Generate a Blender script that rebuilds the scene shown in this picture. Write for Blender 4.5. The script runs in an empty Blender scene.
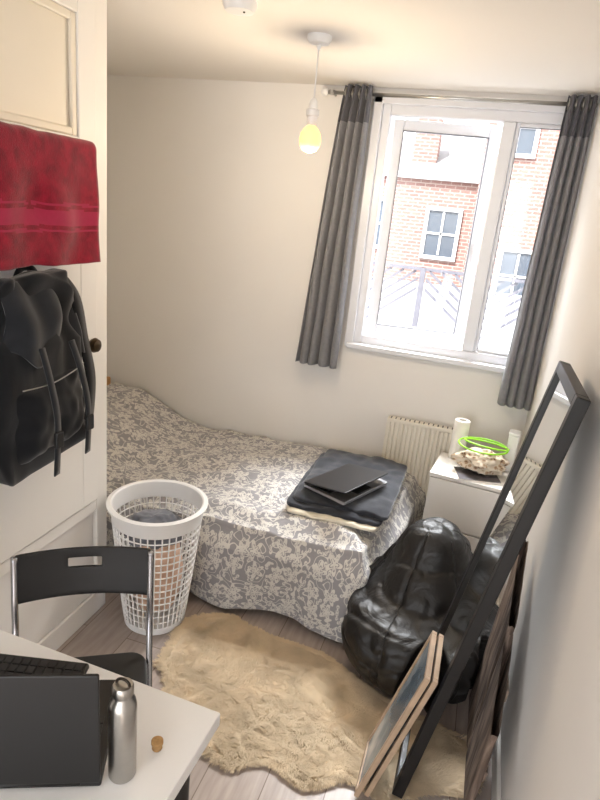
import bpy, math, random
from mathutils import Vector, Matrix, noise
random.seed(7)
scene=bpy.context.scene
COL=scene.collection
# ---------------------------------------------------------------- helpers
def lin(c):
    return tuple(((x/255.0)/12.92 if x/255.0<=0.04045 else (((x/255.0)+0.055)/1.055)**2.4) for x in c)
def newmat(name):
    m=bpy.data.materials.new(name); m.use_nodes=True
    nt=m.node_tree; b=nt.nodes['Principled BSDF']
    return m,nt,b
def mat(name,col,rough=0.6,metal=0.0,var=0.06,nscale=8.0,bump=0.0,bscale=60.0,bdist=0.002,sheen=0.0,coat=0.0,spec=None):
    m,nt,b=newmat(name)
    c=lin(col)
    tc=nt.nodes.new('ShaderNodeTexCoord')
    n=nt.nodes.new('ShaderNodeTexNoise'); n.inputs['Scale'].default_value=nscale; n.inputs['Detail'].default_value=4
    nt.links.new(tc.outputs['Object'],n.inputs['Vector'])
    r=nt.nodes.new('ShaderNodeValToRGB')
    r.color_ramp.elements[0].position=0.3; r.color_ramp.elements[1].position=0.7
    r.color_ramp.elements[0].color=tuple(x*(1-var) for x in c)+(1,)
    r.color_ramp.elements[1].color=tuple(min(1,x*(1+var)) for x in c)+(1,)
    nt.links.new(n.outputs['Fac'],r.inputs['Fac'])
    nt.links.new(r.outputs['Color'],b.inputs['Base Color'])
    b.inputs['Roughness'].default_value=rough; b.inputs['Metallic'].default_value=metal
    if sheen: b.inputs['Sheen Weight'].default_value=sheen
    if coat: b.inputs['Coat Weight'].default_value=coat
    if spec is not None: b.inputs['Specular IOR Level'].default_value=spec
    if bump>0:
        n2=nt.nodes.new('ShaderNodeTexNoise'); n2.inputs['Scale'].default_value=bscale; n2.inputs['Detail'].default_value=5
        nt.links.new(tc.outputs['Object'],n2.inputs['Vector'])
        bp=nt.nodes.new('ShaderNodeBump'); bp.inputs['Strength'].default_value=bump; bp.inputs['Distance'].default_value=bdist
        nt.links.new(n2.outputs['Fac'],bp.inputs['Height']); nt.links.new(bp.outputs['Normal'],b.inputs['Normal'])
    return m
def mk(name,verts,faces,m=None,smooth=False,uvs=None):
    me=bpy.data.meshes.new(name); me.from_pydata([tuple(v) for v in verts],[],faces); me.update()
    if uvs is not None:
        ul=me.uv_layers.new(name='UVMap')
        for l in me.loops: ul.data[l.index].uv=uvs[l.vertex_index]
    if smooth:
        for p in me.polygons: p.use_smooth=True
    o=bpy.data.objects.new(name,me); COL.objects.link(o)
    if m: me.materials.append(m)
    return o
def bev(o,w=0.004,seg=2):
    md=o.modifiers.new('bevel','BEVEL'); md.width=w; md.segments=seg; md.limit_method='ANGLE'; md.angle_limit=0.6
    return o
def box(name,x0,x1,y0,y1,z0,z1,m,bw=0.0):
    v=[(x0,y0,z0),(x1,y0,z0),(x1,y1,z0),(x0,y1,z0),(x0,y0,z1),(x1,y0,z1),(x1,y1,z1),(x0,y1,z1)]
    f=[(0,3,2,1),(4,5,6,7),(0,1,5,4),(1,2,6,5),(2,3,7,6),(3,0,4,7)]
    o=mk(name,v,f,m)
    if bw: bev(o,bw)
    return o
def grid(name,fn,nu,nv,m,closeu=False,smooth=True,uvf=None):
    V=[];F=[];U=[]
    cu=nu if closeu else nu+1
    for j in range(nv+1):
        for i in range(cu):
            u=i/nu; v=j/nv
            V.append(fn(u,v)); U.append(uvf(u,v) if uvf else (u,v))
    for j in range(nv):
        for i in range(nu):
            a=j*cu+i; b=j*cu+(i+1)%cu
            F.append((a,b,b+cu,a+cu))
    return mk(name,V,F,m,smooth,U)
def lathe(name,prof,cx,cy,m,seg=48,cap=True):
    V=[];F=[]
    for (r,z) in prof:
        for i in range(seg):
            a=2*math.pi*i/seg; V.append((cx+r*math.cos(a),cy+r*math.sin(a),z))
    n=len(prof)
    for j in range(n-1):
        for i in range(seg):
            F.append((j*seg+i,j*seg+(i+1)%seg,(j+1)*seg+(i+1)%seg,(j+1)*seg+i))
    if cap:
        F.append(tuple(reversed(range(seg)))); F.append(tuple((n-1)*seg+i for i in range(seg)))
    o=mk(name,V,F,m,True)
    md=o.modifiers.new('es','EDGE_SPLIT'); md.split_angle=0.7
    return o
def tube(name,pts,r,m,seg=12,closed=False):
    pts=[Vector(p) for p in pts]; n=len(pts); V=[];F=[]
    prev=None
    for k,p in enumerate(pts):
        if closed: t=(pts[(k+1)%n]-pts[k-1]).normalized()
        else:
            a=pts[max(0,k-1)]; b=pts[min(n-1,k+1)]; t=(b-a).normalized()
        if prev is None:
            ref=Vector((0,0,1)) if abs(t.z)<0.9 else Vector((1,0,0))
            nrm=t.cross(ref).normalized()
        else:
            nrm=(prev-t*prev.dot(t)).normalized()
        prev=nrm; bn=t.cross(nrm)
        for i in range(seg):
            a=2*math.pi*i/seg
            V.append(p+nrm*math.cos(a)*r+bn*math.sin(a)*r)
    kk=n if closed else n-1
    for k in range(kk):
        for i in range(seg):
            k2=(k+1)%n
            F.append((k*seg+i,k*seg+(i+1)%seg,k2*seg+(i+1)%seg,k2*seg+i))
    if not closed:
        F.append(tuple(reversed(range(seg)))); F.append(tuple((n-1)*seg+i for i in range(seg)))
    return mk(name,V,F,m,True)
def smoothpts(pts,n=8):
    P=[Vector(p) for p in pts]; out=[]
    for i in range(len(P)-1):
        p0=P[max(0,i-1)];p1=P[i];p2=P[i+1];p3=P[min(len(P)-1,i+2)]
        for k in range(n):
            t=k/n
            out.append(0.5*((2*p1)+(p2-p0)*t+(2*p0-5*p1+4*p2-p3)*t*t+(3*p1-p0-3*p2+p3)*t**3))
    out.append(P[-1]); return out
def group(name,parts,M=None):
    e=bpy.data.objects.new(name,None); e.empty_display_size=0.1; COL.objects.link(e)
    for p in parts: p.parent=e
    if M is not None: e.matrix_world=M
    return e
def place(x,y,z,rz=0):
    return Matrix.Translation((x,y,z))@Matrix.Rotation(math.radians(rz),4,'Z')
def roundrect(w,h,r,n=6):
    pts=[]
    for cx,cy,a0 in ((w/2-r,h/2-r,0),(-w/2+r,h/2-r,90),(-w/2+r,-h/2+r,180),(w/2-r,-h/2+r,270)):
        for k in range(n+1):
            a=math.radians(a0+90*k/n); pts.append((cx+r*math.cos(a),cy+r*math.sin(a)))
    return pts
def slab(name,pts2,z0,z1,m,bw=0.0):
    n=len(pts2)
    V=[(x,y,z0) for x,y in pts2]+[(x,y,z1) for x,y in pts2]
    F=[tuple(reversed(range(n))),tuple(range(n,2*n))]+[(i,(i+1)%n,n+(i+1)%n,n+i) for i in range(n)]
    o=mk(name,V,F,m)
    if bw: bev(o,bw)
    return o
def N(x,y,z=0): return noise.noise(Vector((x,y,z)))
def sstep(a,b,x):
    t=max(0,min(1,(x-a)/(b-a))); return t*t*(3-2*t)

# ---------------------------------------------------------------- materials
M_wall=mat('wall_paint',(229,226,222),0.85,var=0.012,nscale=3,bump=0.15,bscale=250,bdist=0.0006)
M_ceil=mat('ceiling_paint',(231,226,219),0.9,var=0.01,nscale=2)
M_white=mat('white_gloss_paint',(234,231,226),0.4,var=0.012,nscale=4)
M_cream=mat('cream_door_paint',(230,222,206),0.45,var=0.02,nscale=4)
M_upvc=mat('white_upvc',(222,224,230),0.3,var=0.01)
M_white_pl=mat('white_plastic',(236,236,236),0.35,var=0.01)
M_black_pl=mat('black_plastic',(15,15,17),0.45,var=0.1)
M_black_fr=mat('black_frame_lacquer',(8,7,8),0.45,var=0.1)
M_steel=mat('brushed_steel',(178,176,172),0.28,metal=1.0,var=0.05,nscale=30)
M_darkmet=mat('dark_metal',(60,55,50),0.35,metal=0.9)
M_chrome=mat('grey_tube_metal',(165,165,168),0.25,metal=0.9)
M_keys=mat('keyboard_keys',(30,30,32),0.6)
M_wood=mat('pine_wood',(196,150,98),0.5,var=0.15,nscale=12)
M_lwood=mat('light_wood_frame',(176,152,128),0.5,var=0.12,nscale=20)
M_brass=mat('aged_brass',(74,60,42),0.35,metal=0.85)
M_green=mat('neon_green_plastic',(150,220,40),0.4,var=0.02)
M_paper=mat('paper_white',(235,232,226),0.9,var=0.02,bump=0.2,bscale=80)
M_cork=mat('cork',(166,130,84),0.8,var=0.25,nscale=120)
M_mattress=mat('mattress_cloth',(220,215,205),0.9)

# floor laminate
def floor_mat():
    m,nt,b=newmat('laminate_floor')
    L=nt.links
    tc=nt.nodes.new('ShaderNodeTexCoord')
    br=nt.nodes.new('ShaderNodeTexBrick')
    mp=nt.nodes.new('ShaderNodeMapping'); mp.inputs['Rotation'].default_value=(0,0,math.radians(90))
    L.new(tc.outputs['Object'],mp.inputs['Vector']); L.new(mp.outputs['Vector'],br.inputs['Vector'])
    br.inputs['Scale'].default_value=1.0; br.inputs['Brick Width'].default_value=1.2; br.inputs['Row Height'].default_value=0.19
    br.inputs['Mortar Size'].default_value=0.0018; br.inputs['Color1'].default_value=lin((182,169,161))+(1,)
    br.inputs['Color2'].default_value=lin((168,155,147))+(1,); br.inputs['Mortar'].default_value=lin((125,110,100))+(1,)
    n=nt.nodes.new('ShaderNodeTexNoise'); n.inputs['Scale'].default_value=6; n.inputs['Detail'].default_value=8
    mp2=nt.nodes.new('ShaderNodeMapping'); mp2.inputs['Scale'].default_value=(9,0.9,1)
    L.new(tc.outputs['Object'],mp2.inputs['Vector']); L.new(mp2.outputs['Vector'],n.inputs['Vector'])
    r=nt.nodes.new('ShaderNodeValToRGB'); r.color_ramp.elements[0].position=.3; r.color_ramp.elements[1].position=.7
    r.color_ramp.elements[0].color=(.78,.76,.75,1); r.color_ramp.elements[1].color=(1.05,1.05,1.05,1)
    L.new(n.outputs['Fac'],r.inputs['Fac'])
    mx=nt.nodes.new('ShaderNodeMix'); mx.data_type='RGBA'; mx.blend_type='MULTIPLY'; mx.inputs[0].default_value=1
    L.new(br.outputs['Color'],mx.inputs[6]); L.new(r.outputs['Color'],mx.inputs[7]); L.new(mx.outputs[2],b.inputs['Base Color'])
    b.inputs['Roughness'].default_value=0.35
    return m
M_floor=floor_mat()

def floral_mat():
    m,nt,b=newmat('floral_duvet_cotton'); L=nt.links; nd=nt.nodes
    tc=nd.new('ShaderNodeTexCoord')
    def math_(op,a,bv=None,c=None):
        n=nd.new('ShaderNodeMath'); n.operation=op
        for i,x in enumerate((a,bv,c)):
            if x is None: continue
            if isinstance(x,(int,float)): n.inputs[i].default_value=x
            else: L.new(x,n.inputs[i])
        return n.outputs[0]
    def flower(scale,off,pet,r0,amp,rnd):
        mp=nd.new('ShaderNodeMapping'); mp.inputs['Scale'].default_value=(scale,scale,scale); mp.inputs['Location'].default_value=(off,off*.7,0)
        L.new(tc.outputs['UV'],mp.inputs['Vector'])
        vo=nd.new('ShaderNodeTexVoronoi'); vo.voronoi_dimensions='2D'; vo.inputs['Scale'].default_value=1; vo.inputs['Randomness'].default_value=rnd
        L.new(mp.outputs['Vector'],vo.inputs['Vector'])
        sb=nd.new('ShaderNodeVectorMath'); sb.operation='SUBTRACT'
        L.new(mp.outputs['Vector'],sb.inputs[0]); L.new(vo.outputs['Position'],sb.inputs[1])
        sx=nd.new('ShaderNodeSeparateXYZ'); L.new(sb.outputs['Vector'],sx.inputs[0])
        sc=nd.new('ShaderNodeSeparateColor'); L.new(vo.outputs['Color'],sc.inputs[0])
        ang=math_('ADD',math_('ARCTAN2',sx.outputs[1],sx.outputs[0]),math_('MULTIPLY',sc.outputs[0],6.28))
        rad=vo.outputs['Distance']
        pr=math_('ADD',math_('MULTIPLY',math_('COSINE',math_('MULTIPLY',ang,pet)),amp),r0)
        body=math_('LESS_THAN',rad,pr)
        vein=math_('GREATER_THAN',math_('ABSOLUTE',math_('SUBTRACT',rad,math_('MULTIPLY',pr,0.55))),0.028)
        core=math_('LESS_THAN',rad,0.07)
        return math_('MAXIMUM',math_('MULTIPLY',body,vein),core)
    f1=flower(10.5,0.3,5,0.30,0.13,0.55)
    f2=flower(22,3.1,2,0.23,0.18,0.9)
    n=nd.new('ShaderNodeTexNoise'); n.inputs['Scale'].default_value=12; n.inputs['Detail'].default_value=1
    L.new(tc.outputs['UV'],n.inputs['Vector'])
    line=math_('LESS_THAN',math_('ABSOLUTE',math_('SUBTRACT',math_('FRACT',math_('MULTIPLY',n.outputs['Fac'],8)),0.5)),0.08)
    mask=math_('MAXIMUM',math_('MAXIMUM',f1,f2),line)
    mx=nd.new('ShaderNodeMix'); mx.data_type='RGBA'
    L.new(mask,mx.inputs[0]); mx.inputs[6].default_value=lin((148,146,149))+(1,); mx.inputs[7].default_value=lin((210,207,201))+(1,)
    L.new(mx.outputs[2],b.inputs['Base Color']); b.inputs['Roughness'].default_value=0.9
    b.inputs['Sheen Weight'].default_value=0.2
    n3=nd.new('ShaderNodeTexNoise'); n3.inputs['Scale'].default_value=14; n3.inputs['Detail'].default_value=4
    L.new(tc.outputs['UV'],n3.inputs['Vector'])
    bp=nd.new('ShaderNodeBump'); bp.inputs['Strength'].default_value=0.6; bp.inputs['Distance'].default_value=0.014
    L.new(n3.outputs['Fac'],bp.inputs['Height']); L.new(bp.outputs['Normal'],b.inputs['Normal'])
    return m
M_duvet=floral_mat()

def cloth(name,col,transl=0.0,fine=400,var=0.1,bump=0.4):
    m=mat(name,col,0.95,var=var,nscale=fine/8,bump=bump,bscale=fine,bdist=0.0015,sheen=0.3,spec=0.1)
    if transl>0:
        nt=m.node_tree; b=nt.nodes['Principled BSDF']; out=nt.nodes['Material Output']
        t=nt.nodes.new('ShaderNodeBsdfTranslucent'); t.inputs['Color'].default_value=lin(col)+(1,)
        mx=nt.nodes.new('ShaderNodeMixShader'); mx.inputs[0].default_value=transl
        nt.links.new(b.outputs[0],mx.inputs[1]); nt.links.new(t.outputs[0],mx.inputs[2]); nt.links.new(mx.outputs[0],out.inputs['Surface'])
    return m
M_curtain=cloth('grey_curtain_cloth',(152,152,156),0.35)
M_curtain_top=cloth('dark_grey_curtain_heading',(94,94,101),0.15)
M_towel=cloth('crimson_towel_terry',(132,8,36),fine=260,var=0.3,bump=1.0)
M_towelband=cloth('crimson_towel_band',(158,32,66),fine=500,var=0.05,bump=0.2)
M_bag=cloth('black_bag_nylon',(20,21,24),fine=500,bump=0.3)
M_bag2=cloth('dark_grey_bag_panel',(34,36,40),fine=300,bump=0.3)
M_blanket=cloth('charcoal_blanket',(48,50,56),fine=200,var=0.2,bump=0.8)
M_creamcl=cloth('cream_sheet',(218,210,192),fine=200)
M_laundry1=cloth('grey_clothes',(110,112,120),fine=60,var=0.3)
M_laundry2=cloth('mixed_clothes',(190,160,140),fine=10,var=0.6)
M_fur=mat('sheepskin_wool',(210,190,160),0.95,var=0.14,nscale=9,sheen=0.4,spec=0.1)

def leather():
    m,nt,b=newmat('black_faux_leather'); L=nt.links
    tc=nt.nodes.new('ShaderNodeTexCoord')
    n=nt.nodes.new('ShaderNodeTexNoise'); n.inputs['Scale'].default_value=10; n.inputs['Detail'].default_value=3; n.inputs['Distortion'].default_value=0.8
    L.new(tc.outputs['Object'],n.inputs['Vector'])
    bp=nt.nodes.new('ShaderNodeBump'); bp.inputs['Strength'].default_value=0.5; bp.inputs['Distance'].default_value=0.025
    L.new(n.outputs['Fac'],bp.inputs['Height'])
    v=nt.nodes.new('ShaderNodeTexVoronoi'); v.inputs['Scale'].default_value=260
    L.new(tc.outputs['Object'],v.inputs['Vector'])
    bp2=nt.nodes.new('ShaderNodeBump'); bp2.inputs['Strength'].default_value=0.25; bp2.inputs['Distance'].default_value=0.001
    L.new(v.outputs['Distance'],bp2.inputs['Height']); L.new(bp.outputs['Normal'],bp2.inputs['Normal']); L.new(bp2.outputs['Normal'],b.inputs['Normal'])
    b.inputs['Base Color'].default_value=lin((13,11,11))+(1,); b.inputs['Roughness'].default_value=0.46
    return m
M_leather=leather()

# ---------------------------------------------------------------- room shell
XR=0.333; XL=-1.36; YB=3.21; YC=1.955; ZC=2.35; YN=-2.2
floor=box('floor',-2.5,XR+0.1,YN,YB+0.1,-0.1,0,M_floor)
ceil=box('ceiling',-2.5,XR+0.15,YN,YB+0.25,ZC,ZC+0.1,M_ceil)
box('wall_right',XR,XR+0.15,YN,YB+0.25,0,ZC,M_wall)
box('wall_left',-2.4,XL-0.001,YN,YC,0,ZC,M_wall)
box('wall_alcove',-2.4,-2.24,YC,YB,0,ZC,M_wall)
WX0,WX1,WZ0,WZ1=-0.645,0.275,1.075,2.285
wb=[box('wall_back_left_part',-2.4,WX0,YB,YB+0.25,0,ZC,M_wall),
    box('wall_back_right_part',WX1,XR,YB,YB+0.25,0,ZC,M_wall),
    box('wall_back_lower_part',WX0,WX1,YB,YB+0.25,0,WZ0,M_wall),
    box('wall_back_upper_part',WX0,WX1,YB,YB+0.25,WZ1,ZC,M_wall)]
group('wall_back',wb)
box('baseboard_left',XL,XL+0.014,YN,YC,0,0.1,M_white,0.004)
box('baseboard_back',-2.2,XR-0.016,YB-0.014,YB,0,0.1,M_white,0.004)
box('baseboard_right',XR-0.014,XR,YN,YB,0,0.09,M_white,0.004)

# window
wp=[]
fw=0.05; y0,y1=YB+0.02,YB+0.085
def frame_bars(pref,x0,x1,z0,z1,w,ya,yb,m):
    return [box(pref+'_left',x0,x0+w,ya,yb,z0,z1,m,0.006),box(pref+'_right',x1-w,x1,ya,yb,z0,z1,m,0.006),
            box(pref+'_bottom',x0+w,x1-w,ya,yb,z0,z0+w,m,0.006),box(pref+'_top',x0+w,x1-w,ya,yb,z1-w,z1,m,0.006)]
wp+=frame_bars('outer_frame',WX0,WX1,WZ0,WZ1,fw,y0,y1,M_upvc)
wp.append(box('mullion',-0.055,0.005,y0,y1,WZ0+fw,WZ1-fw,M_upvc,0.006))
mg,nt,b=newmat('window_glass')
out=nt.nodes['Material Output']; tr=nt.nodes.new('ShaderNodeBsdfTransparent'); gl=nt.nodes.new('ShaderNodeBsdfGlossy'); gl.inputs['Roughness'].default_value=0.02
mx=nt.nodes.new('ShaderNodeMixShader'); mx.inputs[0].default_value=0.05
nt.links.new(tr.outputs[0],mx.inputs[1]); nt.links.new(gl.outputs[0],mx.inputs[2]); nt.links.new(mx.outputs[0],out.inputs['Surface'])
wp.append(box('glass_fixed',0.0,WX1-fw,YB+0.05,YB+0.056,WZ0+fw,WZ1-fw,mg))
M_gasket=mat('window_gasket',(120,122,128),0.6)
wp+=frame_bars('fixed_bead',0.005,WX1-fw,WZ0+fw,WZ1-fw,0.018,YB+0.03,YB+0.05,M_upvc)
wp+=frame_bars('gasket',0.022,WX1-fw-0.017,WZ0+fw+0.017,WZ1-fw-0.017,0.004,YB+0.035,YB+0.05,M_gasket)
wp.append(box('sill_trim',WX0-0.02,WX1+0.02,YB-0.03,YB+0.03,WZ0-0.025,WZ0+0.004,M_upvc,0.006))
wp.append(box('reveal_trim_left',WX0-0.035,WX0+0.01,YB-0.012,YB+0.02,WZ0-0.02,WZ1+0.03,M_upvc,0.004))
wp.append(box('reveal_trim_top',WX0-0.035,WX1+0.02,YB-0.012,YB+0.02,WZ1-0.005,WZ1+0.03,M_upvc,0.004))
group('window_1',wp)
# open casement sash, hinged at left, opened outward a little
sx0,sx1,sz0,sz1=0.0,0.53,WZ0+0.055,WZ1-0.055
sp=frame_bars('sash',sx0,sx1,sz0,sz1,0.052,-0.03,0.03,M_upvc)
sp+=frame_bars('sash_gasket',sx0+0.05,sx1-0.05,sz0+0.05,sz1-0.05,0.005,-0.032,0.0,M_gasket)
sp.append(box('sash_glass',0.05,sx1-0.05,-0.003,0.003,sz0+0.05,sz1-0.05,mg))
sp.append(box('handle_base',sx1-0.036,sx1-0.016,-0.045,-0.03,1.60,1.67,M_upvc,0.003))
sp.append(box('handle_lever',sx1-0.033,sx1-0.019,-0.062,-0.045,1.53,1.66,M_upvc,0.004))
group('window_casement',sp,Matrix.Translation((WX0+fw+0.006,YB+0.12,0))@Matrix.Rotation(math.radians(9),4,'Z'))

# ---------------------------------------------------------------- cupboard door on left wall
dp=[]
dy0,dy1,dz0,dz1=1.02,1.875,0.56,2.315
dp.append(box('door_slab',XL,XL+0.012,dy0,dy1,dz0,dz1,M_cream,0.002))
t0,t1=XL+0.012,XL+0.032
dp.append(box('stile_right',t0,t1,1.785,dy1,dz0,dz1,M_white,0.004))
dp.append(box('stile_left',t0,t1,dy0,1.11,dz0,dz1,M_white,0.004))
dp.append(box('rail_top',t0,t1,1.11,1.785,2.25,dz1,M_white,0.004))
dp.append(box('lower_panel',t0,t1,1.11,1.785,dz0,1.90,M_white,0.004))
for nm,a in (('bead_r',(1.76,1.785,1.90,2.25)),('bead_l',(1.11,1.135,1.90,2.25)),('bead_b',(1.135,1.76,1.90,1.925)),('bead_t',(1.135,1.76,2.225,2.25))):
    dp.append(box(nm,t0,t1-0.006,a[0],a[1],a[2],a[3],M_cream,0.005))
def lathe_x(name,prof,x0,cy,cz,m):
    o=lathe(name,prof,0,0,m,32)
    o.data.transform(Matrix.Translation((x0,cy,cz))@Matrix.Rotation(math.radians(90),4,'Y'))
    return o
dp.append(lathe_x('knob_plate',[(0.022,0),(0.024,0.004),(0.012,0.006)],t1,1.80,1.215,M_brass))
dp.append(lathe_x('knob',[(0.009,0.004),(0.009,0.025),(0.022,0.032),(0.027,0.043),(0.022,0.056),(0.008,0.060)],t1,1.80,1.215,M_brass))
dp.append(lathe_x('keyhole',[(0.008,0),(0.008,0.003)],t1,1.81,1.10,M_brass))
group('door_1',dp)
box('trim_1',XL,XL+0.02,1.885,YC,0.1,ZC,M_white,0.004)
box('trim_2',XL,XL+0.02,YN,1.884,0.50,0.55,M_white,0.004)

# towel rail + towel
rx=XL+0.085
group('towel_rail',[tube('bar',[(rx,1.15,1.858),(rx,1.79,1.858)],0.007,M_darkmet),
  tube('bracket_1',[(XL+0.033,1.17,1.858),(rx,1.17,1.858)],0.006,M_darkmet),
  tube('bracket_2',[(XL+0.033,1.785,1.858),(rx,1.785,1.858)],0.006,M_darkmet)])
def towel(u,v):
    y=1.16+u*(1.763-1.16)
    H=0.345
    s=v*(2*H+0.05)
    w=0.008*math.sin(u*17+s*4)+0.009*N(u*6,s*8)
    if s<H: x=rx-0.018+w*0.4; z=1.858-H+s+0.02
    elif s<H+0.05:
        a=math.pi*(s-H)/0.05; x=rx-0.018*math.cos(a)+0.002; z=1.860+0.020*math.sin(a)
    else:
        d=s-H-0.05; x=rx+0.020+w*min(1,d*8)+0.02*d; z=1.860-d+0.008*N(u*3,2)
    return (x,y+0.008*N(s*9,u*2),z+0.004*N(u*9,3))
tw=grid('towel',towel,60,120,M_towel)
tw.data.materials.append(M_towelband)
for p in tw.data.polygons:
    z=p.center.z
    if p.center.x>rx+0.01 and (1.612<z<1.620 or 1.632<z<1.676 or 1.688<z<1.696): p.material_index=1
md=tw.modifiers.new('sol','SOLIDIFY'); md.thickness=0.008

# backpack (limp, slumped)
def bagbody(u,v):
    a=2*math.pi*u; b=math.pi*(v-0.5)
    def sp(c,e): return math.copysign(abs(c)**e,c)
    cb=abs(math.cos(b))
    cx=sp(cb,0.4)*sp(math.cos(a),0.6); cy=sp(cb,0.24)*sp(math.sin(a),0.42); cz=sp(math.sin(b),0.36)
    z=cz*0.29
    t=(cz+1)/2
    thick=0.068-0.038*t
    w=0.152+0.062*(1-t)**0.8
    y=cy*w
    x=cx*thick
    # hanging folds that gather to the top hook
    g=0.014*math.sin(y*55+z*6+3*N(z*3,1))*sstep(-0.9,0.6,cz)
    n=0.030*N(y*6,z*6,x*4+3)+0.045*(0.32-abs(N(y*6,z*7,x*5)))+0.008*N(y*20,z*14,x*9)+g*0.6
    return (x+(n if x>0 else 0),y+n*0.5,z+n*0.5+(0.15*y if cz<0 else 0.02*y)-0.035*cb**0.3*0)
bb=grid('bag_body',bagbody,130,100,M_bag,closeu=True)
parts=[bb]
def pocket(u,v):
    y=(u-0.5)*0.29; z=(v-0.5)*0.22
    k=max(0,(1-abs(2*u-1)**4)*(1-abs(2*v-1)**4))
    return (0.04+0.05*k**0.5+0.028*N(y*10,z*10,5)+0.01*N(y*26,z*20,5),y+0.008*N(z*20,1),z-0.12+0.12*y)
parts.append(grid('front_pocket',pocket,44,40,M_bag))
def flap(u,v):
    y=(u-0.5)*(0.27+0.04*v); z=0.285-v*0.22
    e=0.05*N(u*4,1.3)
    return (0.012+0.045*math.sin(min(1,v*2.0)*math.pi/2)+0.028*N(y*8,z*8,9)+0.010*math.sin(y*50)-0.02*abs(2*u-1)**3,y,z-0.03*u+e*v)
o=grid('top_flap',flap,50,34,M_bag2); s=o.modifiers.new('s','SOLIDIFY'); s.thickness=0.005; parts.append(o)
def strap(name,pts,w,m,nrm=Vector((1,0,0))):
    P=smoothpts(pts,8); V=[];F=[]
    for k,p in enumerate(P):
        t=(P[min(k+1,len(P)-1)]-P[max(0,k-1)]).normalized(); sd=t.cross(nrm).normalized()*w/2
        V+= [p-sd,p+sd]
    for k in range(len(P)-1): F.append((2*k,2*k+1,2*k+3,2*k+2))
    o=mk(name,V,F,m,True); s=o.modifiers.new('s','SOLIDIFY'); s.thickness=0.004; return o
parts.append(strap('strap_1',[(0.08,-0.06,0.10),(0.108,-0.06,0.0),(0.120,-0.05,-0.12),(0.10,-0.035,-0.30)],0.024,M_bag2))
parts.append(strap('strap_2',[(0.08,0.07,0.10),(0.108,0.08,0.0),(0.120,0.095,-0.12),(0.10,0.115,-0.28)],0.024,M_bag2))
parts.append(box('buckle_1',0.112,0.126,-0.064,-0.032,-0.2,-0.15,M_black_pl,0.004))
parts.append(box('buckle_2',0.112,0.126,0.082,0.114,-0.19,-0.14,M_black_pl,0.004))
parts.append(strap('shoulder_strap',[(0.0,0.11,0.285),(0.035,0.150,0.21),(0.05,0.168,0.08),(0.068,0.18,-0.05),(0.08,0.15,-0.18)],0.046,M_bag))
parts.append(strap('haul_loop',[(-0.04,-0.02,0.265),(-0.042,0.0,0.295),(-0.045,0.03,0.305),(-0.042,0.06,0.295),(-0.04,0.08,0.265)],0.02,M_bag))
parts.append(tube('zip',smoothpts([(0.07,-0.13,-0.012),(0.1,-0.05,-0.004),(0.1,0.05,0.012),(0.075,0.13,0.016)]),0.0018,M_steel))
group('backpack',parts,Matrix.Translation((XL+0.125,1.436,1.205)))

# ---------------------------------------------------------------- bed
HX=-2.12; FX=-0.21; BY0=2.2; BY1=3.185
bp=[]
bp.append(box('headboard',HX-0.05,HX-0.02,BY0+0.03,BY1-0.02,0,0.625,M_wood,0.008))
for i,(x,y) in enumerate(((HX+0.05,BY0+0.1),(HX+0.05,BY1-0.1),(FX-0.22,BY0+0.1),(FX-0.22,BY1-0.1))):
    bp.append(box('leg_%d'%i,x-0.025,x+0.025,y-0.025,y+0.025,0,0.18,M_wood,0.004))
bp.append(box('bed_base',HX,FX-0.16,BY0+0.05,BY1-0.02,0.17,0.22,M_wood,0.006))
bp.append(box('mattress',HX,FX-0.15,BY0+0.045,BY1-0.01,0.22,0.375,M_mattress,0.03))
Smax=(FX-HX)+0.36; Tmax=(BY1-BY0)+0.38
def duv(u,v):
    s=u*Smax; t=v*Tmax
    W=FX-HX; D=BY1-BY0
    a=max(0,s-W); b=max(0,t-D)
    d=math.hypot(a,b)
    sx=min(s,W); ty=min(t,D)
    top=0.415+0.16*sstep(0.62,0.12,sx)+0.02*sstep(0.9,1.6,sx)
    e1=sstep(0.10,0,W-s) if s<W else 1
    e2=sstep(0.12,0,D-t) if t<D else 1
    r=0.035*max(e1,e2)
    wr=0.022*N(s*3.2,t*3.6,1)+0.014*N(s*8,t*9,4)+0.007*N(s*18,t*16,8)
    ridge=0.022*(1-abs(N(s*2.3+5,t*4.5,2))*2.2)
    x=HX+sx; y=BY1-ty; z=top-r+wr*(1-0.4*max(e1,e2))+ridge*0.6
    if d>0:
        dirx=a/d; diry=b/d
        flare=0.025+0.05*math.sin(min(1,d/0.1)*math.pi/2)*0.6
        per=(s if b>a else t+3)
        fold=0.024*math.sin(per*11+2*N(per*1.7,1))*min(1,d*4)+0.03*N(per*4,d*5,7)*min(1,d*5)
        f=flare*min(1,d/0.08)+fold
        zz=top-r-d*1.02+wr*0.5
        if d>0.3: zz+= (d-0.3)*0.25
        x+=dirx*f; y-=diry*f; z=max(0.018+0.006*N(s*20,t*20),zz)
        if zz<0.018:
            x+=dirx*(0.018-zz)*0.4; y-=diry*(0.018-zz)*0.4
    sk=(s/Smax)**3
    x+=sk*(0.080-0.20*(ty/D))
    return (x,min(y,YB-0.018),z)
dv=grid('duvet',duv,230,150,M_duvet,uvf=lambda u,v:(u*Smax,v*Tmax))
bp.append(dv)
group('bed',bp)

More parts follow.
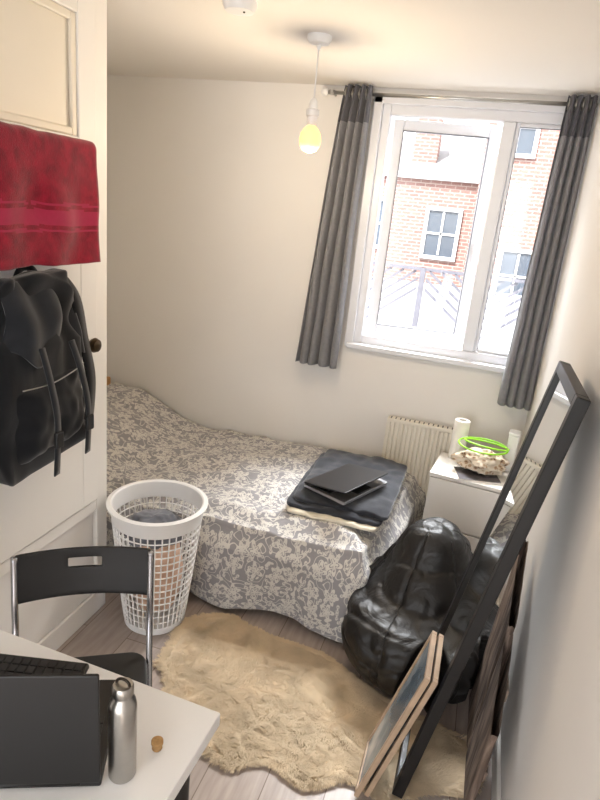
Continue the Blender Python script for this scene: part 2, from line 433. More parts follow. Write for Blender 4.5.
# folded blanket stack + laptop on the bed
def pad(name,x0,x1,y0,y1,z0,z1,m,seed,cr=0.03,am=1.0):
    cx,cy=(x0+x1)/2,(y0+y1)/2; w,h=(x1-x0)/2,(y1-y0)/2; t=(z1-z0)/2
    def f(u,v):
        a=u*2*math.pi
        c,s=math.cos(a),math.sin(a)
        k=1/max(abs(c),abs(s)); k=min(k,1.36)
        if v<0.4: r=v/0.4; zz=-t; rr=r*(1-cr)
        elif v<0.6:
            q=(v-0.4)/0.2*math.pi; rr=(1-cr)+cr*math.sin(q); zz=-t*math.cos(q)
        else: rr=(1-(v-0.6)/0.4)*(1-cr); zz=t
        X=c*k*rr*w; Y=s*k*rr*h
        n=(0.010*N(X*8,Y*8,seed)+0.009*N(X*20,Y*18,seed+3))*am
        edge=(0.035*N(a*1.5,seed)+0.018*N(a*6,seed+2))*am
        droop=-0.022*max(0,rr-0.85)/0.15
        return (cx+X*(1+edge),cy+Y*(1+edge),(z0+z1)/2+zz+(n if zz>0 else n*0.3)+droop*0.4)
    return grid(name,f,140,50,m,closeu=True)
bl=[pad('cream_layer',-0.67,-0.25,2.315,2.95,0.462,0.478,M_creamcl,1),
    pad('blanket_lower_fold',-0.685,-0.235,2.34,3.0,0.478,0.500,M_blanket,2),
    pad('blanket_upper_fold',-0.66,-0.215,2.37,3.03,0.500,0.522,M_blanket,5)]
group('folded_blanket',bl)
M_lap=mat('silver_laptop_shell',(150,150,154),0.3,metal=0.7,var=0.03)
M_lapdark=mat('dark_laptop_lid',(26,26,29),0.35,metal=0.3,var=0.03)
M_screen=mat('dark_screen',(10,10,12),0.25,var=0.02)
def keyset(w,d,ylo,rows,cols,z0,z1,mkeys,dy):
    kv=[];kf=[]
    for r in range(rows):
        for c in range(cols):
            x=-w*0.5+(c+0.5)*w/cols; y=ylo+r*dy
            s=w/cols*0.42; q=dy*0.42; b0=len(kv)
            for zz in (z0,z1):
                kv+=[(x-s,y-q,zz),(x+s,y-q,zz),(x+s,y+q,zz),(x-s,y+q,zz)]
            kf+=[(b0+4,b0+5,b0+6,b0+7),(b0,b0+1,b0+5,b0+4),(b0+1,b0+2,b0+6,b0+5),(b0+2,b0+3,b0+7,b0+6),(b0+3,b0,b0+4,b0+7)]
    return mk('keys',kv,kf,mkeys)
def laptop(name,M,w,d,angle,mshell,mkeys,mlid=None,cr=0.012):
    mlid=mlid or mshell
    p=[slab('base',roundrect(w,d,cr),0,0.014,mshell,0.003)]
    p.append(keyset(w*0.9,d,-d*0.05,5,13,0.0135,0.0165,mkeys,d*0.095))
    tp=slab('touchpad',roundrect(w*0.32,d*0.27,0.006),0.0138,0.0146,mkeys); tp.location=(0,-d*0.3,0); p.append(tp)
    lid=slab('lid',roundrect(w,d,cr),0,0.007,mlid,0.002)
    scr=slab('screen',roundrect(w*0.94,d*0.88,0.004),0,0.001,M_screen)
    R=Matrix.Translation((0,d/2,0.017))@Matrix.Rotation(math.radians(-angle),4,'X')
    lid.data.transform(R@Matrix.Translation((0,-d/2,0)))
    scr.data.transform(R@Matrix.Translation((0,-d/2,-0.0014)))
    p+=[lid,scr,tube('hinge',[(-w*0.4,d/2,0.012),(w*0.4,d/2,0.012)],0.006,M_black_pl)]
    return group(name,p,M)
laptop('laptop',place(-0.450,2.555,0.535,66),0.35,0.24,9,M_lap,M_keys,M_lapdark)

# ---------------------------------------------------------------- sheepskin rug
OUT=[(-0.95,1.71),(-0.97,1.90),(-0.94,2.03),(-0.80,2.11),(-0.68,2.07),(-0.50,2.04),(-0.36,2.03),(-0.22,1.96),(-0.02,1.87),(0.14,1.84),(0.27,1.80),(0.27,1.62),(0.12,1.56),(0.0,1.48),(-0.14,1.50),(-0.26,1.43),(-0.40,1.47),(-0.5,1.41),(-0.62,1.44),(-0.70,1.51),(-0.83,1.55),(-0.87,1.65)]
C=Vector((-0.36,1.75,0))
OP=smoothpts([(x,y,0) for x,y in OUT]+[(OUT[0][0],OUT[0][1],0)],10)
angs=[]
for p in OP:
    d=p-C; angs.append((math.atan2(d.y,d.x),d.length))
angs.sort()
def rad(a):
    while a<-math.pi: a+=2*math.pi
    while a>math.pi: a-=2*math.pi
    for i in range(len(angs)):
        a0,r0=angs[i-1]; a1,r1=angs[i]
        if i==0:
            if a<=a1 or a>=angs[-1][0]:
                aa=a if a<=a1 else a-2*math.pi
                t=(aa-(a0-2*math.pi))/max(1e-6,(a1-a0+2*math.pi)); return r0+(r1-r0)*t
            continue
        if a0<=a<=a1: return r0+(r1-r0)*(a-a0)/max(1e-6,a1-a0)
    return angs[0][1]
def rugz(x,y,v):
    ed=1-max(0,(v-0.9)/0.1)**2
    cl=abs(N(x*16,y*16,0))*0.014+N(x*38,y*38,3)*0.005
    return 0.005+ed*(0.008+cl)
NA=220
RA=[rad(-math.pi+2*math.pi*i/NA)*(1+0.03*N(i*0.35,0.3)+0.02*N(i*0.9,4.3)) for i in range(NA)]
def rug(u,v):
    i=int(round(u*NA))%NA; a=-math.pi+2*math.pi*u; r=RA[i]*v
    x=C.x+r*math.cos(a); y=C.y+r*math.sin(a)
    return (x,y,rugz(x,y,v))
rg=grid('sheepskin_hide',rug,NA,80,M_fur,closeu=True)
V=[];F=[]
for k in range(46000):
    i=random.randrange(NA); v=math.sqrt(random.random()); a=-math.pi+2*math.pi*(i+random.random())/NA
    if k%8==0: v=random.uniform(0.95,1.0)
    r=RA[i]*v*1.0; x=C.x+r*math.cos(a); y=C.y+r*math.sin(a); z=rugz(x,y,v)-0.003
    fa=6.0*N(x*3.5,y*3.5,9)+1.6*N(x*14,y*14,2)
    if v>0.93: fa=a+random.uniform(-.5,.5)
    Ln=random.uniform(0.012,0.024); dx,dy=math.cos(fa),math.sin(fa); w=0.0016
    b0=len(V)
    V+=[(x-dy*w,y+dx*w,z),(x+dy*w,y-dx*w,z),(x+dx*Ln*.5-dy*w*.8,y+dy*Ln*.5+dx*w*.8,z+0.008),(x+dx*Ln*.5+dy*w*.8,y+dy*Ln*.5-dx*w*.8,z+0.008),(x+dx*Ln,y+dy*Ln,max(0.003,z+0.004+random.uniform(-.003,.004)))]
    F+=[(b0,b0+1,b0+3,b0+2),(b0+2,b0+3,b0+4)]
fur=mk('sheepskin_wool_tufts',V,F,M_fur,True)
group('sheepskin_rug',[rg,fur])

# ---------------------------------------------------------------- bean bag
BBX,BBY,BBR=0.0,2.125,0.25
def beanraw(a,s):
    c=math.sqrt(max(0,1-s*s))
    R=0.312
    if s<0: z=0.17-0.17*(abs(s)**0.8); rr=R*(c**0.45)
    else: z=0.17+0.41*s; rr=R*(c**0.62)*(1-0.36*sstep(0.25,0.75,s))
    seam=abs(math.sin(a*3+0.4)); rr*=1-0.035*math.exp(-(seam*7)**2)
    x=rr*math.cos(a); y=rr*math.sin(a)*0.97
    k=sstep(0.18,0.5,z); y+=0.16*k; x+=0.045*k
    z-=0.055*math.exp(-((z-0.36)**2)/0.004)*(1 if math.sin(a)<0.3 else 0.3)
    big=0.030*N(x*4+2,y*4,z*4+7)
    f1=abs(N(x*4.5+3,y*4.5,z*9)); f2=abs(N(x*9+8,y*9,z*14+2))
    fold=0.040*(0.25-min(f1,0.25))*-2.2+0.022*(0.2-min(f2,0.2))*-1.8
    fine=0.004*N(x*20,y*20,z*22)
    n=(big+fold+fine)*min(1,z*8)
    x,y,z=(x*(1+n*2.2),y*(1+n*2.2),max(0.003,z+n*0.6))
    # rests against the mirror and the board behind it
    ca,sa=math.cos(BBR),math.sin(BBR)
    X=BBX+x*ca-y*sa; Y=BBY+x*sa+y*ca
    mx=0.010+0.18*z
    ym=1.93-0.20*sstep(mx-0.02,mx-0.13,X)
    if Y<ym: Y=ym+0.002*N(X*9,z*9)
    if Y<2.05: X=min(X,0.205+0.07*z)
    X=min(X,XR-0.02)
    return (X,Y,z+0.012)
bb=grid('bean_bag_body',lambda u,v:beanraw(2*math.pi*u,math.sin(math.pi*(v-0.5))),220,160,M_leather,closeu=True)
pp=[bb]
for k in range(6):
    a=(k*math.pi-0.4)/3
    pts=[]
    for j in range(6,55):
        s=math.sin(math.pi*(j/60.0-0.5)); p=beanraw(a,s); pts.append((p[0],p[1],p[2]+0.001))
    pp.append(tube('seam_%d'%k,pts,0.0028,M_leather,6))
group('bean_bag_chair',pp)

# ---------------------------------------------------------------- leaning things
def leanM(xb,zb,xt,zt,y):
    a=math.atan2(xt-xb,zt-zb)
    return Matrix.Translation((xb,y,zb))@Matrix.Rotation(a,4,'Y'), math.hypot(xt-xb,zt-zb)
M_mir=mat('mirror_glass',(235,238,238),0.015,metal=1.0,var=0.0)
ML,L=leanM(0.010,0.035,0.253,1.395,1.49)
w=0.43; t=0.034; bw=0.032
group('leaning_mirror',[box('frame_near',0,t,0,bw,0,L,M_black_fr,0.003),box('frame_far',0,t,w-bw,w,0,L,M_black_fr,0.003),
  box('frame_bottom',0,t,bw,w-bw,0,bw,M_black_fr,0.003),box('frame_top',0,t,bw,w-bw,L-bw,L,M_black_fr,0.003),
  box('glass',0.010,0.014,bw,w-bw,bw,L-bw,M_mir),box('backing',0.015,0.024,bw,w-bw,bw,L-bw,M_black_pl)],ML)
def art_mat():
    m,nt,b=newmat('abstract_print'); L_=nt.links
    tc=nt.nodes.new('ShaderNodeTexCoord'); n=nt.nodes.new('ShaderNodeTexNoise'); n.inputs['Scale'].default_value=5; n.inputs['Detail'].default_value=5
    L_.new(tc.outputs['Object'],n.inputs['Vector']); r=nt.nodes.new('ShaderNodeValToRGB')
    cr=r.color_ramp; cr.elements[0].color=lin((70,88,104))+(1,); cr.elements[0].position=.35; cr.elements[1].color=lin((204,206,204))+(1,); cr.elements[1].position=.65
    e=cr.elements.new(.5); e.color=lin((130,142,150))+(1,)
    L_.new(n.outputs['Fac'],r.inputs['Fac']); L_.new(r.outputs['Color'],b.inputs['Base Color']); b.inputs['Roughness'].default_value=.2
    return m
M_art=art_mat()
def picframe(name,xb,xt,zt,y0,w,m):
    Mx,L=leanM(xb,0.035,xt,zt,y0); b_=0.014; t=0.016
    return group(name,[box('frame_near',0,t,0,b_,0,L,m,0.002),box('frame_far',0,t,w-b_,w,0,L,m,0.002),box('frame_bottom',0,t,b_,w-b_,0,b_,m,0.002),
      box('frame_top',0,t,b_,w-b_,L-b_,L,m,0.002),box('print',0.005,0.009,b_,w-b_,b_,L-b_,M_art)],Mx)
picframe('picture_frame',-0.102,0.040,0.54,1.44,0.22,M_lwood)
picframe('picture_frame',-0.072,0.062,0.525,1.455,0.22,M_lwood)
def bark():
    m,nt,b=newmat('rough_brown_board'); L_=nt.links
    tc=nt.nodes.new('ShaderNodeTexCoord'); mp=nt.nodes.new('ShaderNodeMapping'); mp.inputs['Scale'].default_value=(14,14,2.5)
    n=nt.nodes.new('ShaderNodeTexNoise'); n.inputs['Scale'].default_value=2; n.inputs['Detail'].default_value=8; n.inputs['Distortion'].default_value=1
    L_.new(tc.outputs['Object'],mp.inputs['Vector']); L_.new(mp.outputs['Vector'],n.inputs['Vector']); r=nt.nodes.new('ShaderNodeValToRGB')
    cr=r.color_ramp; cr.elements[0].color=lin((74,60,52))+(1,); cr.elements[0].position=.35; cr.elements[1].color=lin((150,130,116))+(1,); cr.elements[1].position=.66
    L_.new(n.outputs['Fac'],r.inputs['Fac']); L_.new(r.outputs['Color'],b.inputs['Base Color']); b.inputs['Roughness'].default_value=.8
    bp=nt.nodes.new('ShaderNodeBump'); bp.inputs['Distance'].default_value=0.006; L_.new(n.outputs['Fac'],bp.inputs['Height']); L_.new(bp.outputs['Normal'],b.inputs['Normal'])
    return m
M_bark=bark()
Mx,L=leanM(0.228,0.03,0.278,0.74,1.52)
def plank(y0,w,L,seed,slope):
    def f(u,v):
        a=2*math.pi*u; c,s=math.cos(a),math.sin(a)
        k=1/max(abs(c),abs(s)); k=min(k,1.3)
        x=0.014+0.013*c*k; yy=w/2+w/2*s*k
        LL=L*(1-slope*(1-yy/w))
        return (x,y0+yy+0.010*N(v*5,s*2,seed),v*LL+(0.02*N(s*4,v,seed) if v>0.5 else 0))
    return grid('board_slat_%d'%seed,f,40,50,M_bark,closeu=True,smooth=True)
pl=[plank(0.0,0.24,L*0.70,1,0.36),plank(0.25,0.26,L,2,0.26)]
pl.append(box('cross_batten_1',0.028,0.036,0.02,0.48,0.12,0.16,M_bark,0.003))
pl.append(box('cross_batten_2',0.028,0.036,0.10,0.48,0.36,0.40,M_bark,0.003))
group('rustic_wooden_board',pl,Mx)

# ---------------------------------------------------------------- laundry basket
bx,by=-1.108,1.968
BH=0.565
def bprof(v): return 0.124+0.062*v**0.9
def bas(u,v):
    r=bprof(0.04+v*0.83); a=2*math.pi*u
    return (bx+r*math.cos(a),by+r*math.sin(a),0.03+v*(BH-0.1))
o=grid('lattice_wall',bas,40,14,M_white_pl,closeu=True,smooth=False)
wm=o.modifiers.new('w','WIREFRAME'); wm.thickness=0.0085; wm.use_even_offset=False; wm.use_replace=True
pb=[o]
pb.append(lathe('rim',[(bprof(0.88)-0.003,BH-0.075),(bprof(0.9)+0.002,BH-0.075),(bprof(1.0),BH-0.01),(bprof(1)+0.016,BH-0.012),(bprof(1)+0.017,BH-0.004),(bprof(1),BH),(bprof(1)-0.006,BH-0.004),(bprof(0.88)-0.004,BH-0.074)],bx,by,M_white_pl,64,False))
pb.append(lathe('base',[(0.0,0.012),(0.11,0.012),(0.124,0.0),(0.128,0.004),(0.130,0.035),(0.125,0.035),(0.12,0.016),(0.0,0.018)],bx,by,M_white_pl,64,False))
def lump(name,cx,cy,cz,rx_,ry_,rz_,m,seed,amp=0.25,nu=48,nv=32,fl=None):
    def f(u,v):
        a=2*math.pi*u; b=math.pi*(v-0.5); d=Vector((math.cos(b)*math.cos(a),math.cos(b)*math.sin(a),math.sin(b)))
        k=1+amp*N(d.x*1.8+seed,d.y*1.8,d.z*1.8)+amp*0.5*(0.4-abs(N(d.x*4+seed,d.y*4,d.z*4)))*2
        z=cz+d.z*rz_*k
        if fl is not None: z=max(fl,z)
        return (cx+d.x*rx_*k,cy+d.y*ry_*k,z)
    return grid(name,f,nu,nv,m,closeu=True)
pb.append(lump('dirty_clothes',bx,by,0.24,0.108,0.108,0.2,M_laundry2,3,0.12,fl=0.03))
pb.append(lump('grey_garment',bx-0.02,by+0.01,0.425,0.118,0.112,0.055,M_laundry1,8,0.3))
group('laundry_basket',pb)

# ---------------------------------------------------------------- folding chair (local +y = sitter's front)
cp=[]
HW=0.185
def backrest(nx=24,nz=10):
    V=[];F=[]
    for j in range(nz+1):
        for i in range(nx+1):
            u=i/nx; v=j/nz; x=(u-0.5)*2*HW*(1.0)
            z=0.622+v*0.143
            if (i in(0,nx)) and (j in(0,nz)): x*=0.97
            V.append((x,-0.205-0.03*(1-(2*u-1)**2)-0.02*v,z))
    for j in range(nz):
        for i in range(nx):
            if 9<=i<15 and 6<=j<8: continue
            a=j*(nx+1)+i; F.append((a,a+1,a+nx+2,a+nx+1))
    o=mk('backrest',V,F,M_black_pl,True); s=o.modifiers.new('s','SOLIDIFY'); s.thickness=0.012; s.offset=0
    bev(o,0.003); return o
cp.append(backrest())
o=slab('seat',roundrect(0.35,0.34,0.05),0.44,0.455,M_black_pl,0.004); cp.append(o)
for sgn,nm in ((-1,'a'),(1,'b')):
    x=sgn*(HW-0.002)
    cp.append(tube('front_leg_'+nm,smoothpts([(x,-0.222,0.762),(x,-0.20,0.64),(x,-0.15,0.46),(x,0.19,0.012)],6),0.0095,M_chrome))
    x2=sgn*(HW-0.025)
    cp.append(tube('rear_leg_'+nm,[(x2,0.13,0.435),(x2,-0.22,0.012)],0.0095,M_chrome))
    cp.append(lathe('foot_f_'+nm,[(0.013,0),(0.013,0.02)],x,0.19,M_black_pl,16)); cp.append(lathe('foot_r_'+nm,[(0.013,0),(0.013,0.02)],x2,-0.22,M_black_pl,16))
cp.append(tube('crossbar_front',[(-HW,0.12,0.10),(HW,0.12,0.10)],0.008,M_chrome))
cp.append(tube('crossbar_rear',[(-HW+0.025,-0.15,0.10),(HW-0.025,-0.15,0.10)],0.008,M_chrome))
group('folding_chair',cp,place(-0.822,1.075,0,212))

# ---------------------------------------------------------------- table and things on it
tp=[slab('tabletop',roundrect(0.90,0.66,0.004),0.706,0.74,M_white_pl,0.003)]
for i,(x,y) in enumerate(((-0.4,-0.28),(0.405,-0.28),(0.395,0.265),(-0.4,0.28))):
    tp.append(lathe('leg_%d'%i,[(0.025,0),(0.025,0.02),(0.018,0.021),(0.018,0.35),(0.022,0.351),(0.022,0.70),(0.045,0.701),(0.045,0.706)],x,y,M_black_pl,24))
group('desk',tp,place(-0.822,0.612,0,-2))
laptop('laptop',place(-0.696,0.732,0.7405,204),0.35,0.24,92,M_black_pl,M_keys,cr=0.004)
kb=[slab('keyboard_body',roundrect(0.30,0.125,0.008),0,0.010,M_black_pl,0.003),keyset(0.285,0.12,-0.044,5,15,0.0098,0.0135,M_keys,0.022)]
group('computer_keyboard',kb,place(-0.795,0.812,0.7585,15))
bo=lathe('steel_body',[(0.0225,0.0),(0.0245,0.004),(0.0245,0.155),(0.022,0.168),(0.0165,0.176),(0.0165,0.182)],0,0,M_steel,40)
cap=lathe('screw_cap',[(0.0175,0.182),(0.0185,0.184),(0.0185,0.198),(0.0165,0.202)],0,0,M_steel,40)
hn=tube('cap_ring',[(0.013*math.cos(a*math.pi/8),0,0.202+0.011*math.sin(a*math.pi/8)) for a in range(0,9)],0.0026,M_darkmet,8)
group('steel_water_bottle',[bo,cap,hn],Matrix.Translation((-0.468,0.730,0.7405)))
lathe_c=lathe('cork_stopper',[(0.009,0),(0.010,0.002),(0.0085,0.012),(0.0115,0.013),(0.0115,0.019),(0.009,0.021)],-0.437,0.80,M_cork,24); lathe_c.location=(0,0,0.7405)

# ---------------------------------------------------------------- radiator
rp=[]
M_rad=mat('radiator_enamel',(228,222,208),0.4,var=0.01)
x0,x1=-0.37,0.04
V=[];F=[]
nf=17
prof=[]
for i in range(nf):
    a=x0+(x1-x0)*i/nf; wd=(x1-x0)/nf
    prof+=[(a,3.125),(a+wd*0.55,3.125),(a+wd*0.68,3.135),(a+wd*0.87,3.135)]
prof.append((x1,3.125))
for (x,y) in prof: V+=[(x,y,0.16),(x,y,0.70)]
for i in range(len(prof)-1): F.append((2*i,2*i+2,2*i+3,2*i+1))
pp=mk('front_panel',V,F,M_rad); s=pp.modifiers.new('s','SOLIDIFY'); s.thickness=0.004
rp.append(pp)
rp.append(box('back_panel',x0,x1,3.165,3.17,0.16,0.70,M_rad,0.001))
rp.append(box('top_grille',x0-0.004,x1+0.004,3.122,3.172,0.695,0.715,M_rad,0.003))
rp.append(box('side_cover',x0-0.005,x0,3.122,3.172,0.16,0.7,M_rad,0.001))
for k in range(16):
    xx=x0+0.015+k*(x1-x0-0.03)/15; rp.append(box('slot_%d'%k,xx-0.003,xx+0.003,3.13,3.165,0.7145,0.7156,M_black_pl))
rp.append(box('wall_bracket',x0+0.1,x0+0.14,3.17,YB,0.3,0.6,M_rad)); rp.append(box('wall_bracket_b',x1-0.14,x1-0.1,3.17,YB,0.3,0.6,M_rad))
group('radiator',rp)

# ---------------------------------------------------------------- bedside drawers
W_,D_,H_=0.375,0.31,0.60
dr=[box('carcass',-W_/2,W_/2,-D_/2+0.018,D_/2,0.02,H_-0.018,M_white,0.002),
    box('top',-W_/2-0.003,W_/2+0.003,-D_/2,D_/2,H_-0.018,H_,M_white,0.002),
    box('drawer_front_upper',-W_/2+0.002,W_/2-0.002,-D_/2,-D_/2+0.016,0.33,H_-0.024,M_white,0.002),
    box('drawer_front_lower',-W_/2+0.002,W_/2-0.002,-D_/2,-D_/2+0.016,0.04,0.322,M_white,0.002),
    box('plinth',-W_/2+0.02,W_/2-0.02,-D_/2+0.03,D_/2-0.02,0,0.02,M_white)]
group('bedside_drawers',dr,place(0.115,2.905,0,-6))
def pattern_cloth():
    m,nt,b=newmat('patterned_scarf_cloth'); L_=nt.links
    tc=nt.nodes.new('ShaderNodeTexCoord'); v=nt.nodes.new('ShaderNodeTexVoronoi'); v.inputs['Scale'].default_value=38
    L_.new(tc.outputs['Object'],v.inputs['Vector']); r=nt.nodes.new('ShaderNodeValToRGB'); cr=r.color_ramp; cr.interpolation='CONSTANT'
    cr.elements[0].color=lin((110,84,66))+(1,); cr.elements[1].position=.42; cr.elements[1].color=lin((214,202,184))+(1,)
    e=cr.elements.new(.22); e.color=lin((180,154,126))+(1,)
    L_.new(v.outputs['Distance'],r.inputs['Fac']); L_.new(r.outputs['Color'],b.inputs['Base Color']); b.inputs['Roughness'].default_value=.9
    return m
M_scarf=pattern_cloth()
mag=box('magazine_pages',-0.10,0.10,-0.07,0.07,0,0.008,M_paper,0.001); mag2=box('magazine_cover',-0.1,0.1,-0.07,0.07,0.008,0.0095,mat('magazine_ink',(90,86,90),0.4,var=0.5,nscale=30))
group('magazine',[mag,mag2],place(0.13,2.835,0.6005,14))
lump('bundled_scarf',0.135,2.895,0.662,0.108,0.080,0.050,M_scarf,11,0.4,64,40,fl=0.612)
rings=[]
for k,(ox,oy,oz,r,tx) in enumerate(((0.135,2.925,0.730,0.118,5),(0.15,2.92,0.742,0.105,-6))):
    pts=[]
    for i in range(48):
        a=2*math.pi*i/48; pts.append((ox+r*math.cos(a),oy+r*0.65*math.sin(a),oz+r*math.sin(a+0.6*k)*math.sin(math.radians(tx))))
    rings.append(tube('loop_%d'%k,pts,0.0045,M_green,10,True))
group('neon_green_cord',rings)
group('kitchen_roll',[lathe('paper_roll',[(0.02,0.0),(0.038,0.0),(0.039,0.003),(0.039,0.205),(0.037,0.208),(0.02,0.208),(0.019,0.05),(0.019,0.0)],0,0,M_paper,40,False)],Matrix.Translation((0.018,3.03,0.6005)))
ps=[box('box_body',-0.026,0.026,-0.035,0.035,0,0.19,M_white_pl,0.006),box('box_lid',-0.028,0.028,-0.038,0.038,0.19,0.205,M_white_pl,0.006)]
group('white_storage_box',ps,place(0.276,3.01,0.6005,-6))

# ---------------------------------------------------------------- curtains and rod
rodY=3.135; rodZ=2.305
e=group('curtain_rod',[tube('rod',[(-0.90,rodY,rodZ),(0.325,rodY,rodZ)],0.009,M_steel)])
bc=lathe('bracket_cup',[(0.014,0),(0.014,0.02)],0,0,M_steel,20); bc.data.transform(Matrix.Translation((-0.88,rodY,rodZ-0.01))); bc.parent=e
b1=tube('bracket_arm',[(-0.88,rodY,rodZ),(-0.88,YB,rodZ)],0.006,M_steel); b1.parent=e
f1=lathe('finial',[(0.004,-0.02),(0.016,-0.012),(0.02,0),(0.016,0.012),(0.004,0.02)],0,0,M_white_pl,24); f1.data.transform(Matrix.Translation((-0.915,rodY,rodZ))@Matrix.Rotation(math.pi/2,4,'Y')); f1.parent=e
def curtain(name,xt0,xt1,xb0,xb1,zb,n,seed):
    def f(u,v):
        z=rodZ+0.035-(rodZ+0.035-zb)*v
        k=v**0.8
        x=(xt0+(xt1-xt0)*u)*(1-k)+(xb0+(xb1-xb0)*u)*k
        ph=2*math.pi*n*u+0.5*math.sin(v*3+seed)*v
        amp=0.026+0.008*v
        y=rodY-0.004+amp*math.sin(ph)+0.010*N(u*5,v*4,seed)
        x+=0.008*math.cos(ph)*v+0.014*N(u*3,v*3,seed+4)*v
        return (min(x,XR-0.006),y,z)
    o=grid(name,f,120,60,M_curtain); s=o.modifiers.new('s','SOLIDIFY'); s.thickness=0.003
    o.data.materials.append(M_curtain_top)
    for p in o.data.polygons:
        if p.center.z>2.17: p.material_index=1
    rings=[]
    for k in range(2*n):
        u=(k+0.5)/(2*n); x=xt0+(xt1-xt0)*u
        pts=[(x,rodY+0.022*math.cos(a*math.pi/8),rodZ+0.022*math.sin(a*math.pi/8)) for a in range(16)]
        rings.append(tube('eyelet_%d'%k,pts,0.0035,M_steel,8,True))
    return group('curtain',[o]+rings)
curtain('drape',-0.815,-0.68,-0.935,-0.70,0.94,4,1)
curtain('drape',0.20,0.318,0.165,0.322,0.900,4,6)

# ---------------------------------------------------------------- ceiling lamp, smoke detector
lx,ly=-0.728,2.356
me_,nt,b=newmat('lit_bulb_glass'); b.inputs['Base Color'].default_value=(.6,.4,.2,1); b.inputs['Emission Color'].default_value=(1,.46,.12,1); b.inputs['Emission Strength'].default_value=1.7
group('pendant_lamp',[lathe('ceiling_rose',[(0.045,ZC),(0.045,ZC-0.012),(0.036,ZC-0.026),(0.01,ZC-0.03),(0.006,ZC-0.045)],lx,ly,M_white_pl,40),
 tube('cord',[(lx,ly,ZC-0.03),(lx,ly,2.13)],0.0032,M_white_pl,8),
 lathe('lamp_holder',[(0.008,2.145),(0.014,2.135),(0.017,2.11),(0.024,2.105),(0.024,2.085),(0.019,2.08),(0.019,2.055),(0.015,2.05)],lx,ly,M_white_pl,32),
 lathe('bulb',[(0.013,2.062),(0.014,2.052),(0.027,2.040),(0.038,2.022),(0.042,2.000),(0.038,1.978),(0.027,1.963),(0.010,1.956),(0.001,1.955)],lx,ly,me_,32)])
group('smoke_detector',[lathe('detector_body',[(0.055,ZC),(0.055,ZC-0.012),(0.045,ZC-0.03),(0.015,ZC-0.034)],-0.89,2.00,M_white_pl,40),
  lathe('detector_led',[(0.004,ZC-0.03),(0.003,ZC-0.036)],-0.87,1.99,M_darkmet,12)])

# ---------------------------------------------------------------- outside
def brick():
    m,nt,b=newmat('red_brick'); L_=nt.links
    tc=nt.nodes.new('ShaderNodeTexCoord'); sx=nt.nodes.new('ShaderNodeSeparateXYZ'); cb=nt.nodes.new('ShaderNodeCombineXYZ')
    L_.new(tc.outputs['Object'],sx.inputs[0]); L_.new(sx.outputs[0],cb.inputs[0]); L_.new(sx.outputs[2],cb.inputs[1])
    br=nt.nodes.new('ShaderNodeTexBrick'); br.inputs['Scale'].default_value=1; br.inputs['Brick Width'].default_value=.24; br.inputs['Row Height'].default_value=.085
    br.inputs['Mortar Size'].default_value=.010; br.inputs['Color1'].default_value=lin((138,104,96))+(1,); br.inputs['Color2'].default_value=lin((122,90,84))+(1,); br.inputs['Mortar'].default_value=lin((160,148,142))+(1,)
    L_.new(cb.outputs[0],br.inputs['Vector']); L_.new(br.outputs['Color'],b.inputs['Base Color']); b.inputs['Roughness'].default_value=.9
    return m
M_brick=brick()
M_slate=mat('slate_roof',(112,110,112),0.7,var=0.2,nscale=6)
M_dglass=mat('dark_window_glass',(74,82,92),0.1)
M_fence=mat('weathered_fence_wood',(78,78,86),0.8,var=0.15,nscale=10)
M_render=mat('pale_render_wall',(172,174,178),0.9,var=0.05,nscale=2)
M_bone=mat('white_window_paint',(190,192,196),0.5)
HY=15.0
hb=[box('facade_right',-0.55,9,HY,HY+1,-5,7,M_brick),box('facade_left',-10,-0.55,HY+0.6,HY+1,-5,2.75,M_brick),box('gutter',-10,-0.55,HY+0.45,HY+0.62,2.72,2.85,M_bone)]
hb.append(mk('slate_roof',[(-10,HY+0.5,2.85),(-0.55,HY+0.5,2.85),(-0.55,HY+3.0,3.9),(-10,HY+3.0,3.9)],[(0,1,2,3)],M_slate))
hb.append(box('chimney',-2.3,-1.7,HY+1.2,HY+1.7,2.9,4.15,M_brick))
for i,(wx,wz,yy) in enumerate(((0.62,0.75,HY),(0.1,3.9,HY),(1.7,3.2,HY),(2.2,0.75,HY),(-3.0,1.6,HY+0.6),(-1.25,1.5,HY+0.6))):
    hb.append(box('house_glass_%d'%i,wx-0.36,wx+0.36,yy-0.03,yy,wz-0.55,wz+0.55,M_dglass))
    hb+=frame_bars('house_frame_%d'%i,wx-0.44,wx+0.44,wz-0.62,wz+0.62,0.09,yy-0.08,yy-0.01,M_bone)
    hb.append(box('house_bar_%d'%i,wx-0.025,wx+0.025,yy-0.06,yy-0.02,wz-0.5,wz+0.5,M_bone)); hb.append(box('house_barh_%d'%i,wx-0.35,wx+0.35,yy-0.06,yy-0.02,wz-0.025,wz+0.025,M_bone))
group('brick_house',hb)
box('fence_backdrop_wall',-6,4,8.6,8.8,-4.5,0.92,M_render)  # pale wall added as a bright background for the fence slats
fp=[box('terrace_wall',-6,5,6.0,6.2,-4.5,0.60,M_render),box('coping',-6,5,5.96,6.24,0.60,0.66,M_bone)]
V=[];F=[]
zb,zt=0.68,1.27
k=-5.4
while k<4.0:
    for j in range(7):
        d=j*0.095
        for sg in (-1,1):
            b0=len(V); xa=k+0.6+sg*0.02
            x1_=k+0.6+sg*0.56; z0_=zb+d; z1_=z0_+0.42
            if z0_>zt: continue
            sc=1.0
            if z1_>zt: sc=(zt-z0_)/(z1_-z0_)
            x1c=xa+(x1_-xa)*sc; z1c=z0_+(z1_-z0_)*sc
            V+=[(xa,6.1,z0_),(x1c,6.1,z1c),(x1c,6.1,z1c+0.034),(xa,6.1,z0_+0.034)]
            F.append((b0,b0+1,b0+2,b0+3))
    k+=1.2
o=mk('chevron_slats',V,F,M_fence); s=o.modifiers.new('s','SOLIDIFY'); s.thickness=0.02
fp.append(o)
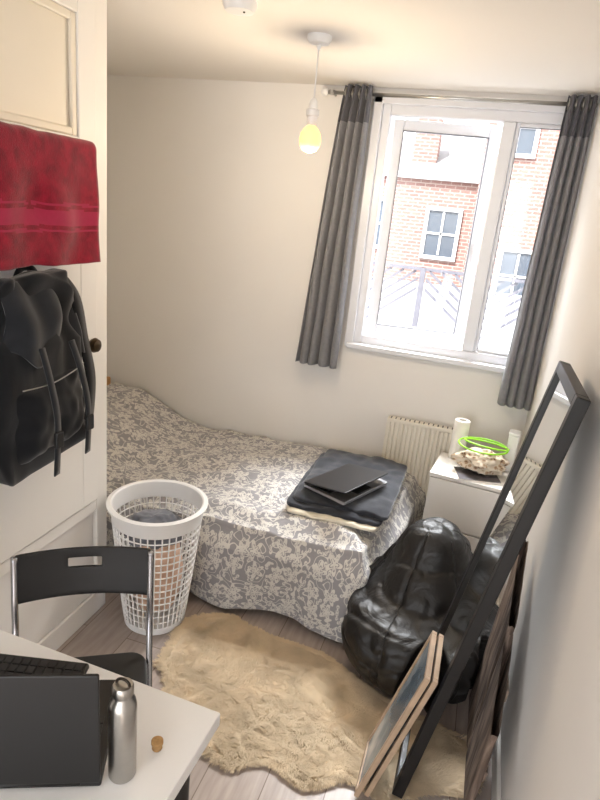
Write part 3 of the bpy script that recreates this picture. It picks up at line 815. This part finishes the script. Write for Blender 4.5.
for i in range(9):
    x=-5.4+i*1.2; fp.append(box('post_%d'%i,x-0.025,x+0.025,6.07,6.13,0.66,1.32,M_fence))
fp.append(box('top_rail',-5.4,4.9,6.08,6.12,1.29,1.32,M_fence))
group('lattice_terrace_fence',fp)
box('street_ground',-12,12,3.7,24,-4.6,-4.5,mat('paving',(150,148,145),0.9))

# ---------------------------------------------------------------- lights
wd=bpy.data.worlds.new('World'); scene.world=wd; wd.use_nodes=True
bg=wd.node_tree.nodes['Background']; bg.inputs['Color'].default_value=(0.95,0.965,0.985,1); bg.inputs['Strength'].default_value=3.1
sun=bpy.data.lights.new('sun','SUN'); sun.energy=8.5; sun.angle=0.02; sun.color=(1,.96,.92)
so=bpy.data.objects.new('sun',sun); COL.objects.link(so)
so.rotation_euler=Vector((0.25,0.62,-0.75)).to_track_quat('-Z','Y').to_euler()
pl_=bpy.data.lights.new('pendant_light','POINT'); pl_.energy=9; pl_.color=(1,.80,.55); pl_.shadow_soft_size=0.035
po=bpy.data.objects.new('pendant_light',pl_); COL.objects.link(po); po.location=(lx,ly,1.91)
al=bpy.data.lights.new('window_daylight','AREA'); al.shape='RECTANGLE'; al.size=1.6; al.size_y=1.2; al.energy=420; al.color=(.95,.975,1)
ao=bpy.data.objects.new('window_daylight',al); COL.objects.link(ao); ao.location=(-0.2,4.6,3.6)
ao.rotation_euler=(Vector((-0.5,1.6,0.6))-Vector((-0.2,4.6,3.6))).to_track_quat('-Z','Y').to_euler()

# ---------------------------------------------------------------- camera
th=math.radians(17.6); yaw=math.radians(15.7); rl=math.radians(5.9)
Fh=Vector((-math.sin(yaw),math.cos(yaw),0)); R=Vector((math.cos(yaw),math.sin(yaw),0)); Z=Vector((0,0,1))
fwd=Fh*math.cos(th)-Z*math.sin(th); dn=-Fh*math.sin(th)-Z*math.cos(th)
ix=R*math.cos(rl)-dn*math.sin(rl); iy=R*math.sin(rl)+dn*math.cos(rl)
up=-iy; bk=-fwd
Mc=Matrix(((ix.x,up.x,bk.x,0),(ix.y,up.y,bk.y,0),(ix.z,up.z,bk.z,1.75),(0,0,0,1)))
cam=bpy.data.cameras.new('camera'); cam.lens=27.0; cam.sensor_width=36; cam.clip_start=0.02
co=bpy.data.objects.new('camera',cam); COL.objects.link(co); co.matrix_world=Mc
scene.camera=co
scene.view_settings.view_transform='Standard'
scene.view_settings.exposure=0.68
